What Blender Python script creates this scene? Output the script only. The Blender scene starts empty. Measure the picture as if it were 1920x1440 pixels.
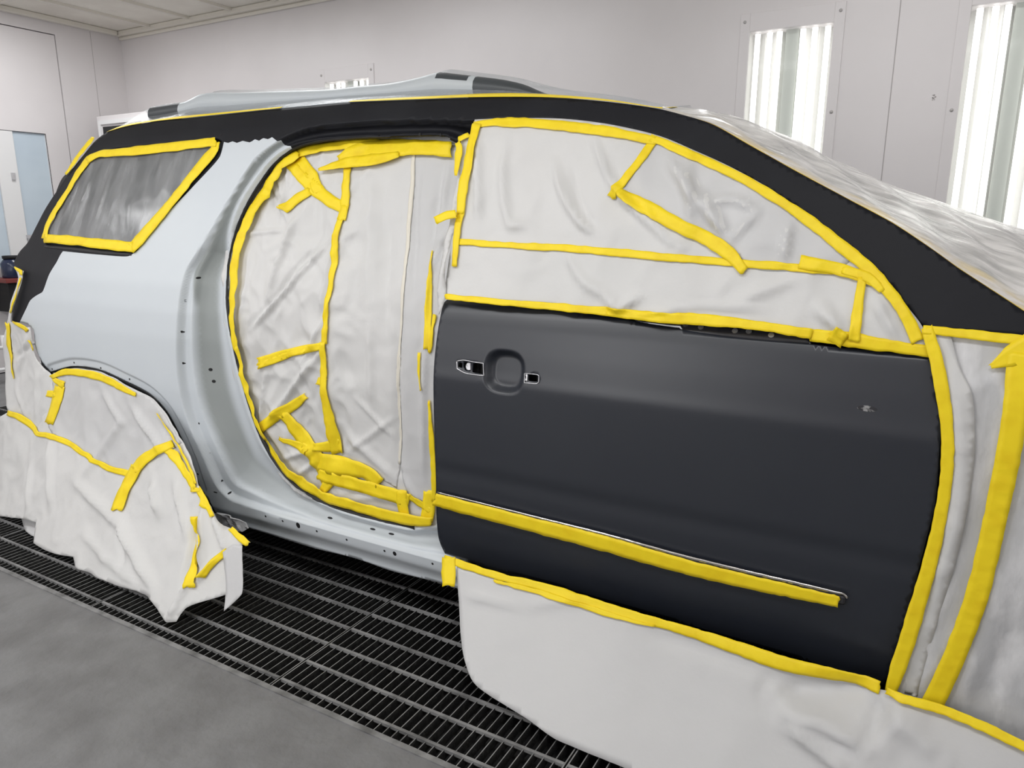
import bpy, math, random
import numpy as np
from mathutils import Vector, geometry
random.seed(7); RNG = np.random.default_rng(7)
COL = bpy.context.scene.collection

# ---------------------------------------------------------------- camera
F = 1360.0; PITCH = math.radians(13.0); YAW = math.radians(29.6); CH = 1.35
cd = bpy.data.cameras.new('camera'); cam = bpy.data.objects.new('camera', cd); COL.objects.link(cam)
cd.sensor_fit = 'HORIZONTAL'; cd.sensor_width = 36; cd.lens = F/1920*36
cam.location = (0, 0, CH); cam.rotation_euler = (math.radians(90)-PITCH, 0, YAW)
bpy.context.scene.camera = cam

def rays(P):
    P = np.asarray(P, float); cx = P[:, 0]-960; cy = 720-P[:, 1]
    f = F*math.cos(PITCH)+cy*math.sin(PITCH); z = -F*math.sin(PITCH)+cy*math.cos(PITCH)
    return np.stack([-f*math.sin(YAW)+cx*math.cos(YAW), f*math.cos(YAW)+cx*math.sin(YAW), z], 1)

def hit(P, S, lo=1.15, hi=3.4):
    """where lines of sight meet the surface y = S(x, z); returns x, y, z"""
    D = rays(P); sx = D[:, 0]/D[:, 1]; sz = D[:, 2]/D[:, 1]
    g = lambda Y: Y - S(sx*Y, CH+sz*Y)
    ys = np.linspace(lo, hi, 70); a = np.full(len(D), lo); b = np.full(len(D), hi); done = np.zeros(len(D), bool)
    prev = g(a)
    for i in range(1, len(ys)):
        cur = g(np.full(len(D), ys[i]))
        m = (~done) & (prev < 0) & (cur >= 0)
        a[m] = ys[i-1]; b[m] = ys[i]; done |= m; prev = cur
    for _ in range(22):
        c = (a+b)/2; v = g(c); a = np.where(v < 0, c, a); b = np.where(v < 0, b, c)
    Y = (a+b)/2
    return np.stack([sx*Y, Y, CH+sz*Y], 1)

def plane_pt(p, Y):
    D = rays([p])[0]; t = Y/D[1]; return Vector((D[0]*t, Y, CH+D[2]*t))

# ---------------------------------------------------------------- materials
MATS = {}
def mat(name, col, rough=.6, metal=0, bump=None, var=None, spec=None, trans=0, emit=None, alpha=None, aniso=None, coat=0):
    m = bpy.data.materials.new(name); m.use_nodes = True; nt = m.node_tree; n = nt.nodes; b = n['Principled BSDF']
    b.inputs['Base Color'].default_value = (*col, 1); b.inputs['Roughness'].default_value = rough
    b.inputs['Metallic'].default_value = metal
    if spec is not None: b.inputs['Specular IOR Level'].default_value = spec
    if trans: b.inputs['Transmission Weight'].default_value = trans
    if coat: b.inputs['Coat Weight'].default_value = coat; b.inputs['Coat Roughness'].default_value = .12
    if emit: b.inputs['Emission Color'].default_value = (*emit[0], 1); b.inputs['Emission Strength'].default_value = emit[1]
    if alpha is not None: b.inputs['Alpha'].default_value = alpha
    tc = n.new('ShaderNodeTexCoord'); mp = n.new('ShaderNodeMapping'); nt.links.new(tc.outputs['Object'], mp.inputs[0])
    if aniso: mp.inputs['Scale'].default_value = aniso[0]; mp.inputs['Rotation'].default_value = aniso[1]
    if var:    # (scale, second colour, low, high)
        t = n.new('ShaderNodeTexNoise'); t.inputs['Scale'].default_value = var[0]; t.inputs['Detail'].default_value = 6
        r = n.new('ShaderNodeMapRange'); r.inputs[1].default_value = var[2]; r.inputs[2].default_value = var[3]
        x = n.new('ShaderNodeMix'); x.data_type = 'RGBA'; x.inputs[6].default_value = (*col, 1); x.inputs[7].default_value = (*var[1], 1)
        nt.links.new(mp.outputs[0], t.inputs[0]); nt.links.new(t.outputs[0], r.inputs[0]); nt.links.new(r.outputs[0], x.inputs[0])
        nt.links.new(x.outputs[2], b.inputs['Base Color'])
    if bump:   # (scale, strength, distance)
        t = n.new('ShaderNodeTexNoise'); t.inputs['Scale'].default_value = bump[0]; t.inputs['Detail'].default_value = 5
        u = n.new('ShaderNodeBump'); u.inputs['Strength'].default_value = bump[1]; u.inputs['Distance'].default_value = bump[2]
        nt.links.new(mp.outputs[0], t.inputs[0]); nt.links.new(t.outputs[0], u.inputs['Height']); nt.links.new(u.outputs[0], b.inputs['Normal'])
    MATS[name] = m; return m

WALL = mat('painted_wall', (.745, .715, .718), .38, var=(1.1, (.69, .66, .662), .45, .75), bump=(60, .05, .002))
CEIL = mat('ceiling_filter', (.90, .87, .79), .9, var=(3, (.80, .76, .69), .4, .7), bump=(90, .3, .004))
CREAM = mat('cream_steel', (.80, .765, .69), .45)
CONC = mat('grey_floor_paint', (.208, .208, .211), .62, var=(7, (.155, .153, .155), .38, .70), bump=(34, .6, .006))
PIT = mat('pit_black', (.012, .012, .013), .95)
BLACK = mat('matte_black', (.006, .006, .007), .7)
SEAL = mat('black_rubber', (.010, .010, .011), .55)
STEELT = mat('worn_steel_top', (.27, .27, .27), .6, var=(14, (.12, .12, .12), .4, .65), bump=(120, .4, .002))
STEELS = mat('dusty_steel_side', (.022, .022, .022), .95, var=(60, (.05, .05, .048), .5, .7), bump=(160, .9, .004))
PRIMER = mat('grey_primer', (.66, .705, .74), .45, var=(2.2, (.635, .68, .72), .35, .7))
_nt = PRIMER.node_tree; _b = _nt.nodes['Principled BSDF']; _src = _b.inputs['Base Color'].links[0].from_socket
_at = _nt.nodes.new('ShaderNodeAttribute'); _at.attribute_name = 'jamb_tone'; _mx = _nt.nodes.new('ShaderNodeMix'); _mx.data_type = 'RGBA'
_mx.inputs[7].default_value = (.315, .34, .335, 1); _nt.links.new(_at.outputs['Fac'], _mx.inputs[0]); _nt.links.new(_src, _mx.inputs[6]); _nt.links.new(_mx.outputs[2], _b.inputs['Base Color'])  # darker grey-green band mixed into the primer along the rear door recess
EBLACK = mat('black_primer', (.0100, .0105, .014), .52, var=(5, (.015, .016, .020), .45, .8), spec=.2)
DBLACK = mat('door_black_primer', (.0170, .0205, .0300), .40, var=(3, (.021, .025, .034), .45, .8), spec=.75, bump=(7, .03, .01))
PAPER = mat('masking_paper', (.705, .70, .69), .55, var=(2.0, (.66, .66, .65), .35, .7), bump=(26, .22, .006))
PAPER2 = mat('grey_masking_paper', (.635, .635, .635), .5, var=(2.0, (.59, .59, .595), .35, .7), bump=(22, .2, .006))
CREAMP = mat('cream_paper_edge', (.80, .76, .66), .6)
TAPE = mat('yellow_tape', (1.0, .76, .018), .5, var=(22, (.93, .67, .012), .45, .72), bump=(45, .35, .003), spec=.35)
CHROME = mat('chrome', (.75, .73, .70), .18, 1)
GLOSSB = mat('gloss_black_metal', (.03, .03, .035), .15, spec=.7)
SILVER = mat('bare_metal', (.62, .62, .64), .3, .9, bump=(80, .5, .004))
DGREY = mat('dark_hollow', (.012, .013, .014), .6)
GLASS = mat('dark_glass', (.06, .065, .07), .12, spec=.6)
BLUE = mat('blue_window_film', (.58, .67, .74), .12, var=(2, (.53, .62, .70), .35, .7), spec=.5)
WHITE = mat('white_gloss', (.80, .80, .80), .22)
REFL = mat('white_reflector', (.66, .66, .64), .4)
REFG = mat('grey_channel', (.50, .53, .49), .4)
TUBE = mat('tube_lamp', (1, 1, 1), .4, emit=((1, .99, .96), 2.2))
RED = mat('red_shelf', (.20, .035, .03), .45)
JAR = mat('blue_black_jar', (.02, .03, .07), .2)
TYRE = mat('tyre_rubber', (.02, .02, .02), .8)
ROOFD = mat('dark_roof_patch', (.05, .058, .066), .4); ROOFG = mat('roof_grey', (.52, .56, .59), .4)

def film(name, col, cover, rough, sc, rot=(0, 0, 0), base=9, dist=.012, lo=.45, hi=.62):
    """thin translucent plastic: streaky cover over clear parts"""
    m = bpy.data.materials.new(name); m.use_nodes = True; nt = m.node_tree; n = nt.nodes; L = nt.links
    b = n['Principled BSDF']; b.inputs['Base Color'].default_value = (*col, 1); b.inputs['Roughness'].default_value = rough
    b.inputs['Specular IOR Level'].default_value = .7
    out = n['Material Output']; tr = n.new('ShaderNodeBsdfTransparent'); mx = n.new('ShaderNodeMixShader')
    tc = n.new('ShaderNodeTexCoord'); mp = n.new('ShaderNodeMapping'); mp.inputs['Scale'].default_value = sc; mp.inputs['Rotation'].default_value = rot
    t = n.new('ShaderNodeTexNoise'); t.inputs['Scale'].default_value = base; t.inputs['Detail'].default_value = 6
    r = n.new('ShaderNodeMapRange'); r.inputs[1].default_value = lo; r.inputs[2].default_value = hi
    r.inputs[3].default_value = cover[0]; r.inputs[4].default_value = cover[1]
    u = n.new('ShaderNodeBump'); u.inputs['Strength'].default_value = .7; u.inputs['Distance'].default_value = dist
    L.new(tc.outputs['Object'], mp.inputs[0]); L.new(mp.outputs[0], t.inputs[0]); L.new(t.outputs[0], r.inputs[0]); L.new(t.outputs[0], u.inputs['Height'])
    L.new(u.outputs[0], b.inputs['Normal']); L.new(r.outputs[0], mx.inputs[0]); L.new(tr.outputs[0], mx.inputs[1]); L.new(b.outputs[0], mx.inputs[2])
    L.new(mx.outputs[0], out.inputs[0]); MATS[name] = m; return m
FILMW = film('windshield_film', (.92, .90, .88), (.50, .95), .14, (.22, 9, 9), (0, math.radians(24), math.radians(-6)), 3.0, .006, .35, .65)
FILMR = film('roof_film', (.58, .61, .64), (.28, .50), .25, (1, 3, 3), (0, 0, .2), 5, .01)
FILMQ = film('window_film', (.50, .51, .52), (.30, .60), .25, (3.2, 1, .8), (0, math.radians(-32), 0), 4, .006, .38, .72)
FILMF = film('fender_film', (.80, .80, .81), (.70, .96), .25, (3, 1, 1.2), (0, math.radians(15), 0), 5, .012)
PANE = film('clear_pane', (.9, .9, .9), (.05, .07), .05, (1, 1, 1), (0, 0, 0), 1, 0)

# ---------------------------------------------------------------- object helpers
def root_of(o):
    while o.parent: o = o.parent
    return o
def link(name, V, Fc, mats, parent=None, midx=None, smooth=True):
    V = np.asarray(V, float)
    if parent is not None: V = V - np.array(root_of(parent).location)
    me = bpy.data.meshes.new(name); me.from_pydata(V.tolist(), [], [tuple(int(i) for i in f) for f in Fc])
    for m in (mats if isinstance(mats, (list, tuple)) else [mats]): me.materials.append(m)
    if midx is not None: me.polygons.foreach_set('material_index', np.asarray(midx, dtype=np.int32))
    if smooth: me.polygons.foreach_set('use_smooth', [True]*len(me.polygons))
    me.update(); o = bpy.data.objects.new(name, me); COL.objects.link(o)
    if parent is not None: o.parent = parent
    return o
def thing(name, label, cat, loc=(0, 0, 0), group=None):
    o = bpy.data.objects.new(name, None); COL.objects.link(o); o.location = loc; o.empty_display_size = .1
    return tag(o, label, cat, group)
def tag(o, label, cat, group=None):
    o['label'] = label; o['category'] = cat
    if group: o['group'] = group
    return o
def struct(o): o['kind'] = 'structure'; return o
def solid(o, t, off=-1):
    m = o.modifiers.new('thickness', 'SOLIDIFY'); m.thickness = t; m.offset = off; return o

class MB:
    def __init__(s): s.V = []; s.F = []; s.M = []
    def box(s, a, b, mi=0, top=None):
        i = len(s.V); x0, y0, z0 = a; x1, y1, z1 = b
        s.V += [(x0, y0, z0), (x1, y0, z0), (x1, y1, z0), (x0, y1, z0), (x0, y0, z1), (x1, y0, z1), (x1, y1, z1), (x0, y1, z1)]
        for k, f in enumerate([(0, 3, 2, 1), (4, 5, 6, 7), (0, 1, 5, 4), (1, 2, 6, 5), (2, 3, 7, 6), (3, 0, 4, 7)]):
            s.F.append(tuple(i+j for j in f)); s.M.append(top if (k == 1 and top is not None) else mi)
        return s
    def cyl(s, c, r, h, axis=2, n=20, mi=0, r2=None):
        i = len(s.V); r2 = r if r2 is None else r2
        for k in range(2):
            for j in range(n):
                a = 2*math.pi*j/n; u, v = math.cos(a)*(r, r2)[k], math.sin(a)*(r, r2)[k]; w = h*k
                p = [0, 0, 0]; p[axis] = w; p[(axis+1) % 3] = u; p[(axis+2) % 3] = v
                s.V.append((c[0]+p[0], c[1]+p[1], c[2]+p[2]))
        for j in range(n): s.F.append((i+j, i+(j+1) % n, i+n+(j+1) % n, i+n+j)); s.M.append(mi)
        s.F.append(tuple(i+n-1-j for j in range(n))); s.M.append(mi); s.F.append(tuple(i+n+j for j in range(n))); s.M.append(mi)
        return s
    def lathe(s, prof, c, axis=1, n=40, mi=0):
        i = len(s.V); m = len(prof)
        for j in range(n):
            a = 2*math.pi*j/n
            for (r, w) in prof:
                p = [0, 0, 0]; p[axis] = w; p[(axis+1) % 3] = math.cos(a)*r; p[(axis+2) % 3] = math.sin(a)*r
                s.V.append((c[0]+p[0], c[1]+p[1], c[2]+p[2]))
        for j in range(n):
            for k in range(m-1):
                s.F.append((i+j*m+k, i+((j+1) % n)*m+k, i+((j+1) % n)*m+k+1, i+j*m+k+1)); s.M.append(mi)
        return s
    def build(s, name, mats, parent=None, smooth=False): return link(name, s.V, s.F, mats, parent, s.M, smooth)
def bevel(o, w=.004, seg=2):
    m = o.modifiers.new('bevel', 'BEVEL'); m.width = w; m.segments = seg; m.limit_method = 'ANGLE'; return o

# ---------------------------------------------------------------- 2-D helpers
def curve(P, closed=False, step=6.0, corner=48):
    """Catmull-Rom through points; sharp corners stay corners"""
    P = [np.array(p, float) for p in P]; n = len(P)
    if closed and np.allclose(P[0], P[-1]): P = P[:-1]; n -= 1
    def tang(i, side):
        if closed: a, b, c = P[(i-1) % n], P[i], P[(i+1) % n]
        else:
            if i == 0: return P[1]-P[0]
            if i == n-1: return P[-1]-P[-2]
            a, b, c = P[i-1], P[i], P[i+1]
        u, v = b-a, c-b; lu, lv = np.linalg.norm(u)+1e-9, np.linalg.norm(v)+1e-9
        ang = math.degrees(math.acos(max(-1, min(1, float(u@v/lu/lv)))))
        if ang > corner: return (v if side else u)
        t = (u/lu*lv+v/lv*lu)/(lu+lv)
        return t*min(lv if side else lu, 1.25*min(lu, lv))
    out = []
    for i in range(n if closed else n-1):
        a, b = P[i], P[(i+1) % n]; L = np.linalg.norm(b-a); k = max(1, int(math.ceil(L/step)))
        ta, tb = tang(i, 1), tang((i+1) % n, 0)
        for j in range(k):
            t = j/k; h = (2*t**3-3*t*t+1, t**3-2*t*t+t, -2*t**3+3*t*t, t**3-t*t)
            out.append(h[0]*a+h[1]*ta+h[2]*b+h[3]*tb)
    if not closed: out.append(P[-1])
    return np.array(out)
def inside(Q, poly):
    x, y = Q[:, 0], Q[:, 1]; r = np.zeros(len(Q), bool); n = len(poly)
    for i in range(n):
        x1, y1 = poly[i]; x2, y2 = poly[(i+1) % n]
        if y1 == y2: continue
        c = (y1 > y) != (y2 > y); r ^= c & (x < (x2-x1)*(y-y1)/(y2-y1)+x1)
    return r
def dist(Q, line, closed=False):
    d = np.full(len(Q), 1e9); n = len(line)
    for i in range(n if closed else n-1):
        a = line[i]; b = line[(i+1) % n]; ab = b-a; L = ab@ab+1e-12
        t = np.clip(((Q-a)@ab)/L, 0, 1); e = Q-(a+t[:, None]*ab); d = np.minimum(d, np.sqrt((e*e).sum(1)))
    return d
_G = RNG.normal(size=(64, 64, 2)); _G /= np.linalg.norm(_G, axis=2, keepdims=True)
def gnoise(x, y):
    xi = np.floor(x).astype(int); yi = np.floor(y).astype(int); fx = x-xi; fy = y-yi
    u = fx*fx*fx*(fx*(fx*6-15)+10); v = fy*fy*fy*(fy*(fy*6-15)+10)
    def g(a, b, dx, dy): q = _G[(xi+a) % 64, (yi+b) % 64]; return q[..., 0]*dx+q[..., 1]*dy
    return ((g(0, 0, fx, fy)*(1-u)+g(1, 0, fx-1, fy)*u)*(1-v)+(g(0, 1, fx, fy-1)*(1-u)+g(1, 1, fx-1, fy-1)*u)*v)*1.5
def smooth01(t): t = np.clip(t, 0, 1); return t*t*(3-2*t)

# ---------------------------------------------------------------- car side surface
def table(zs, ys, sig=.012):
    zz = np.linspace(-.2, 2.4, 1301); yy = np.interp(zz, zs, ys); k = np.arange(-40, 41)*.002; w = np.exp(-(k/sig)**2/2); w /= w.sum()
    yp = np.pad(yy, 40, mode='edge'); yy = np.convolve(yp, w, 'valid'); return lambda z: np.interp(z, zz, yy)
TB = table([.08, .16, .20, .215, .26, .35, .5, .7, .9, 1.0, 1.10, 1.2, 1.4, 1.6, 1.68, 1.74, 1.80],
           [1.80, 1.797, 1.790, 1.768, 1.760, 1.742, 1.726, 1.715, 1.714, 1.722, 1.745, 1.785, 1.87, 1.965, 2.01, 2.06, 2.15], .008)
TD = table([.26, .31, .36, .43, .5, .56, .60, .63, .75, .86, .895, .915, .98, 1.05, 1.09, 1.13],
           [1.778, 1.760, 1.747, 1.735, 1.728, 1.722, 1.7225, 1.716, 1.711, 1.707, 1.706, 1.711, 1.721, 1.735, 1.752, 1.79], .007)
TP = table([.08, .9, 1.0, 1.10, 1.2, 1.4, 1.6, 1.7, 1.78], [1.74, 1.718, 1.722, 1.742, 1.782, 1.866, 1.96, 2.02, 2.1], .02)
def plan(x): return np.where(x < -2.9, .085*(-2.9-x)**2, 0)+np.where(x > .1, .12*(x-.1)**2, 0)
def S0(x, z): return TB(z)+plan(x)
O_PX = [(862, 268), (850, 259), (833, 256), (790, 256), (733, 258), (667, 260), (600, 266), (567, 274), (547, 283), (517, 307), (483, 353), (450, 417), (433, 477), (427, 533), (427, 570), (433, 617), (450, 693), (467, 753), (490, 817), (513, 860), (543, 897), (587, 930), (633, 950), (700, 970), (777, 987), (805, 985), (828, 983)]
C_PX = [(886, 228), (820, 226), (760, 226), (640, 232), (570, 243), (525, 262), (480, 295), (430, 372), (385, 450), (347, 512), (336, 560), (331, 620), (331, 680), (338, 740), (352, 790), (380, 855), (408, 915), (428, 935), (470, 951), (560, 978), (657, 1005), (760, 1034), (832, 1054)]
Oc = hit(curve(O_PX, step=8), lambda x, z: S0(x, z)+.068); Cc = hit(curve(C_PX, step=8), S0)
Oxz, Cxz = Oc[:, [0, 2]], Cc[:, [0, 2]]
RECP = np.vstack([Cxz, [[-1.08, Cxz[-1, 1]], [Cxz[0, 0]+.03, Cxz[0, 1]-.12], [Cxz[0, 0]+.03, Cxz[0, 1]]]])
ARCH_PX = [(375, 912), (357, 860), (333, 807), (310, 767), (283, 740), (233, 713), (187, 693), (133, 687), (95, 697)]
Axz = hit(curve(ARCH_PX, step=8), S0)[:, [0, 2]]
PT = [0, .045, .085, .19, .25, .36, .52, .64, .78, .92, 1.0]; PD = [0, .030, .031, .034, .055, .072, .090, .092, .084, .066, .080]
def S1(x, z):
    sh = np.shape(x); q = np.stack([np.ravel(x), np.ravel(z)], 1); r = np.zeros(len(q))
    m = inside(q, RECP)
    if m.any():
        qq = q[m]; d1 = dist(qq, Cxz); d2 = dist(qq, Oxz); t = d1/(d1+d2+1e-6)
        ino = inside(qq, np.vstack([Oxz, [[-.9, Oxz[-1, 1]], [-.9, Oxz[0, 1]]]])); t = np.where(ino, 1, t)
        r[m] = np.interp(t, PT, PD)*np.clip((d1+d2)/.10, .35, 1)
    da = dist(q, Axz); r += .007*(1-smooth01((da-.026)/.012))
    return S0(x, z)+r.reshape(sh)
CUPC = hit([(947, 697)], S0)[0]
def SD(x, z):
    u = np.abs((x-CUPC[0])/.068); v = np.abs((z-CUPC[2])/.064); k = (u**2.8+v**2.8)**(1/2.8)
    rear = .0*smooth01((-1.17-x)/.07)**2      # the rear edge folds in a little
    return TD(z)+plan(x)-.004+.026*(1-smooth01((k-.60)/.40))+rear
def Sroof(x, z): return S0(x, z)

def height(big=.006, small=.003, seed=0, creases=(), surf=S0, sc=1.0, bigs=(5, 3.5), smalls=16):
    """paper relief: broad swells, crumple ridges and drawn folds (a, b, width, height)"""
    cr = []
    for (a, b, w, h) in creases:
        p = hit(curve([a, b] if not isinstance(a, list) else a, step=14), surf)[:, [0, 2]] if not isinstance(a, list) else hit(curve(a, step=14), surf)[:, [0, 2]]
        cr.append((p, w, h))
    def f(x, z):
        q = np.stack([np.ravel(x), np.ravel(z)], 1)
        wx = q[:, 0]*sc+seed*7.3; wz = q[:, 1]*sc+seed*3.1
        h = big*gnoise(wx*bigs[0], wz*bigs[1])
        ax = wx+.03*gnoise(wx*9, wz*9); az = wz+.03*gnoise(wz*9+5, wx*9)
        h = h+small*(.6-np.abs(gnoise(ax*smalls*.5, az*smalls*.45))*2.2)+small*.6*(.5-np.abs(gnoise(ax*smalls*1.1+9, az*smalls+4))*2)
        for (p, w, a) in cr:
            d = dist(q, p); dl = np.minimum(np.hypot(*(q-p[0]).T), np.hypot(*(q-p[-1]).T)); L = np.hypot(*(p[-1]-p[0]))
            h = h+a*np.clip(1-d/w, 0, 1)**1.3*smooth01(.25+dl/(L*.35+1e-6))
        return h.reshape(np.shape(x))
    return f
FLAT = lambda x, z: np.zeros(np.shape(x))

def sheet(name, outline, surf, mats, parent=None, holes=(), sp=.014, off=0., thick=.001, h=FLAT, regions=(), refine=(), smooth=True, closed_smooth=True, fine=None, zmin=None, pstep=None, rag=0, usurf=None):
    """trace an outline on the curved surface and fill it with a fine triangle mesh; off > 0 stands proud of the surface"""
    us = usurf or surf
    st = pstep or 8
    loops = []
    for k, L in enumerate([outline]+list(holes)):
        P = curve(L, True, st) if closed_smooth else curve(L, True, st, corner=0)
        if rag and k == 0: P = P+RNG.normal(size=P.shape)*rag
        X = hit(P, us); q = X[:, [0, 2]]
        keep = [0]
        for i in range(1, len(q)):
            if np.hypot(*(q[i]-q[keep[-1]])) > .0025: keep.append(i)
        loops.append(q[keep])
    reg = [(hit(curve(r, True, st), us)[:, [0, 2]], mi) for r, mi in regions]
    lo = loops[0].min(0); hi = loops[0].max(0)
    pts = [loops[0]]
    gx = np.arange(lo[0], hi[0]+sp, sp); gz = np.arange(lo[1], hi[1]+sp, sp*.866)
    GX, GZ = np.meshgrid(gx, gz); GX = GX+(np.arange(len(gz)) % 2)[:, None]*sp/2
    G = np.stack([GX.ravel(), GZ.ravel()], 1)
    for (c, rr, s2) in refine:
        g = np.arange(-rr, rr, s2); a, b = np.meshgrid(g, g); e = np.stack([a.ravel(), b.ravel()], 1); e = e[np.hypot(e[:, 0], e[:, 1]) < rr]+np.array(c)
        G = G[np.hypot(*(G-np.array(c)).T) > rr]; G = np.vstack([G, e])
    if fine is not None:
        s2 = sp*.45; g1 = np.arange(lo[0], hi[0], s2); g2 = np.arange(lo[1], hi[1], s2*.866); A, B = np.meshgrid(g1, g2); A = A+(np.arange(len(g2)) % 2)[:, None]*s2/2
        H = np.stack([A.ravel(), B.ravel()], 1); H = H[fine(H)]; G = np.vstack([G[~fine(G)], H])
    m = inside(G, loops[0])
    for hl in loops[1:]: m &= ~inside(G, hl)
    G = G[m]
    dd = np.full(len(G), 1e9)
    for hl in loops: dd = np.minimum(dd, dist(G, hl, True))
    for r, _ in reg: dd = np.minimum(dd, dist(G, r, True)*1.3)
    G = G[dd > sp*.35 if not (refine or fine is not None) else dd > sp*.18]
    V = []; E = []
    for hl in loops+[r for r, _ in reg]:
        i = len(V); n = len(hl); V += [Vector(p) for p in hl.tolist()]; E += [(i+j, i+(j+1) % n) for j in range(n)]
    V += [Vector(p) for p in G.tolist()]
    ov, oe, of, *_ = geometry.delaunay_2d_cdt(V, E, [], 0, 1e-5)
    q = np.array([(v.x, v.y) for v in ov]); T = np.array([f for f in of if len(f) == 3]); c = q[T].mean(1)
    m = inside(c, loops[0])
    for hl in loops[1:]: m &= ~inside(c, hl)
    T = T[m]; c = c[m]; mi = np.zeros(len(T), int)
    for r, k in reg: mi[inside(c, r)] = k
    a, b, d = q[T[:, 0]], q[T[:, 1]], q[T[:, 2]]
    ar = (b[:, 0]-a[:, 0])*(d[:, 1]-a[:, 1])-(b[:, 1]-a[:, 1])*(d[:, 0]-a[:, 0])
    T[ar < 0] = T[ar < 0][:, ::-1]            # normals towards -Y
    used = np.unique(T); remap = -np.ones(len(q), int); remap[used] = np.arange(len(used)); q = q[used]; T = remap[T]
    y = surf(q[:, 0], q[:, 1])-off-h(q[:, 0], q[:, 1]); z = q[:, 1].copy()
    if zmin is not None: z = np.maximum(z, zmin)
    o = link(name, np.stack([q[:, 0], y, z], 1), T, mats, parent, mi, smooth)
    if thick: solid(o, thick)
    return o

_tk = [0]
def tape(line, w, surf, parent, h=FLAT, off=.0035, m=None, name='tape_strip', rag=.8, thick=.0005, step=7, hs=1.0, across=5, label=None, top=False):
    """strip of tape laid along a line on a surface; w in traced width, one value or one per end"""
    _tk[0] = (_tk[0]+1) % 9; off = off+_tk[0]*.00025
    C = curve(line, step=step); n = len(C); d = np.gradient(C, axis=0); d /= (np.linalg.norm(d, axis=1, keepdims=True)+1e-9)
    N = np.stack([-d[:, 1], d[:, 0]], 1); wv = np.interp(np.linspace(0, 1, n), np.linspace(0, 1, len(w)) if hasattr(w, '__len__') else [0, 1], w if hasattr(w, '__len__') else [w, w])
    e1 = np.convolve(RNG.normal(size=n+2), [.25, .5, .25], 'valid')*rag; e2 = np.convolve(RNG.normal(size=n+2), [.25, .5, .25], 'valid')*rag
    rows = []
    for k in range(across):
        t = k/(across-1)*2-1
        rows.append(C+N*((wv/2*t)+(e1 if t < 0 else e2)*abs(t))[:, None])
    for r in rows:                                   # torn ends
        r[0] += d[0]*RNG.normal()*rag*1.6; r[-1] += d[-1]*RNG.normal()*rag*1.6
    Q = hit(np.vstack(rows), surf)
    y = surf(Q[:, 0], Q[:, 2])-off-h(Q[:, 0], Q[:, 2])*hs-.0012*(gnoise(Q[:, 0]*60+off*9e3, Q[:, 2]*60))
    V = np.stack([Q[:, 0], y, Q[:, 2]], 1); Fc = []
    for k in range(across-1):
        for i in range(n-1):
            a, b, c2, e = k*n+i, k*n+i+1, (k+1)*n+i+1, (k+1)*n+i; Fc.append((a, b, c2, e))
    o = link(name, V, Fc, m or TAPE, parent)
    nrm = np.cross(V[Fc[0][1]]-V[Fc[0][0]], V[Fc[0][3]]-V[Fc[0][0]])
    if nrm[1] > 0: o.data.flip_normals()
    solid(o, thick)
    if label: o['label'] = label
    return o

# ================================================================ ROOM
XL, XR, YB, YN, ZC = -7.0, 3.2, 4.7, -1.7, 3.07
PITY0, PITY1, PITX0, PITX1 = 1.283, 2.86, -5.757, 2.05
b = MB()
b.box((XL, YN, -.12), (XR, PITY0, 0)); b.box((XL, PITY1, -.12), (XR, YB, 0)); b.box((XL, PITY0, -.12), (PITX0, PITY1, 0)); b.box((PITX1, PITY0, -.12), (XR, PITY1, 0))
struct(b.build('floor', CONC))
b = MB(); b.box((PITX0-.05, PITY0-.05, -.50), (PITX1+.05, PITY1+.05, -.46)); b.box((PITX0-.05, PITY0-.05, -.46), (PITX1+.05, PITY0, -.12)); b.box((PITX0-.05, PITY1, -.46), (PITX1+.05, PITY1+.05, -.12))
b.box((PITX0-.05, PITY0, -.46), (PITX0, PITY1, -.12)); b.box((PITX1, PITY0, -.46), (PITX1+.05, PITY1, -.12))
struct(b.build('trim_1', PIT))
b = MB(); b.box((PITX0, PITY0-.012, 0), (PITX1, PITY0+.004, .004)); struct(b.build('trim_2', STEELT))
FX = [(-4.41, -3.953), (-1.065, -.608), (.044, .501)]; FZ0, FZ1 = .95, 2.405
b = MB(); xs = [XL]+[v for f in FX for v in f]+[XR]
for i in range(0, len(xs), 2): b.box((xs[i], YB, 0), (xs[i+1], YB+.15, ZC))
for a, c in FX: b.box((a, YB, 0), (c, YB+.15, FZ0)); b.box((a, YB, FZ1), (c, YB+.15, ZC))
struct(b.build('wall_back', WALL))
DY0, DY1, DZ1 = 3.05, 4.075, 2.93
b = MB(); b.box((XL-.12, YN-.12, 0), (XL, DY0, ZC)); b.box((XL-.12, DY1, 0), (XL, YB, ZC)); b.box((XL-.12, DY0, DZ1), (XL, DY1, ZC))
struct(b.build('wall_left', WALL))
struct(MB().box((XR, YN-.12, 0), (XR+.12, YB+.15, ZC)).build('wall_right', WALL))
struct(MB().box((XL-.12, YN-.12, 0), (XR, YN, ZC)).build('wall_front', WALL))
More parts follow.
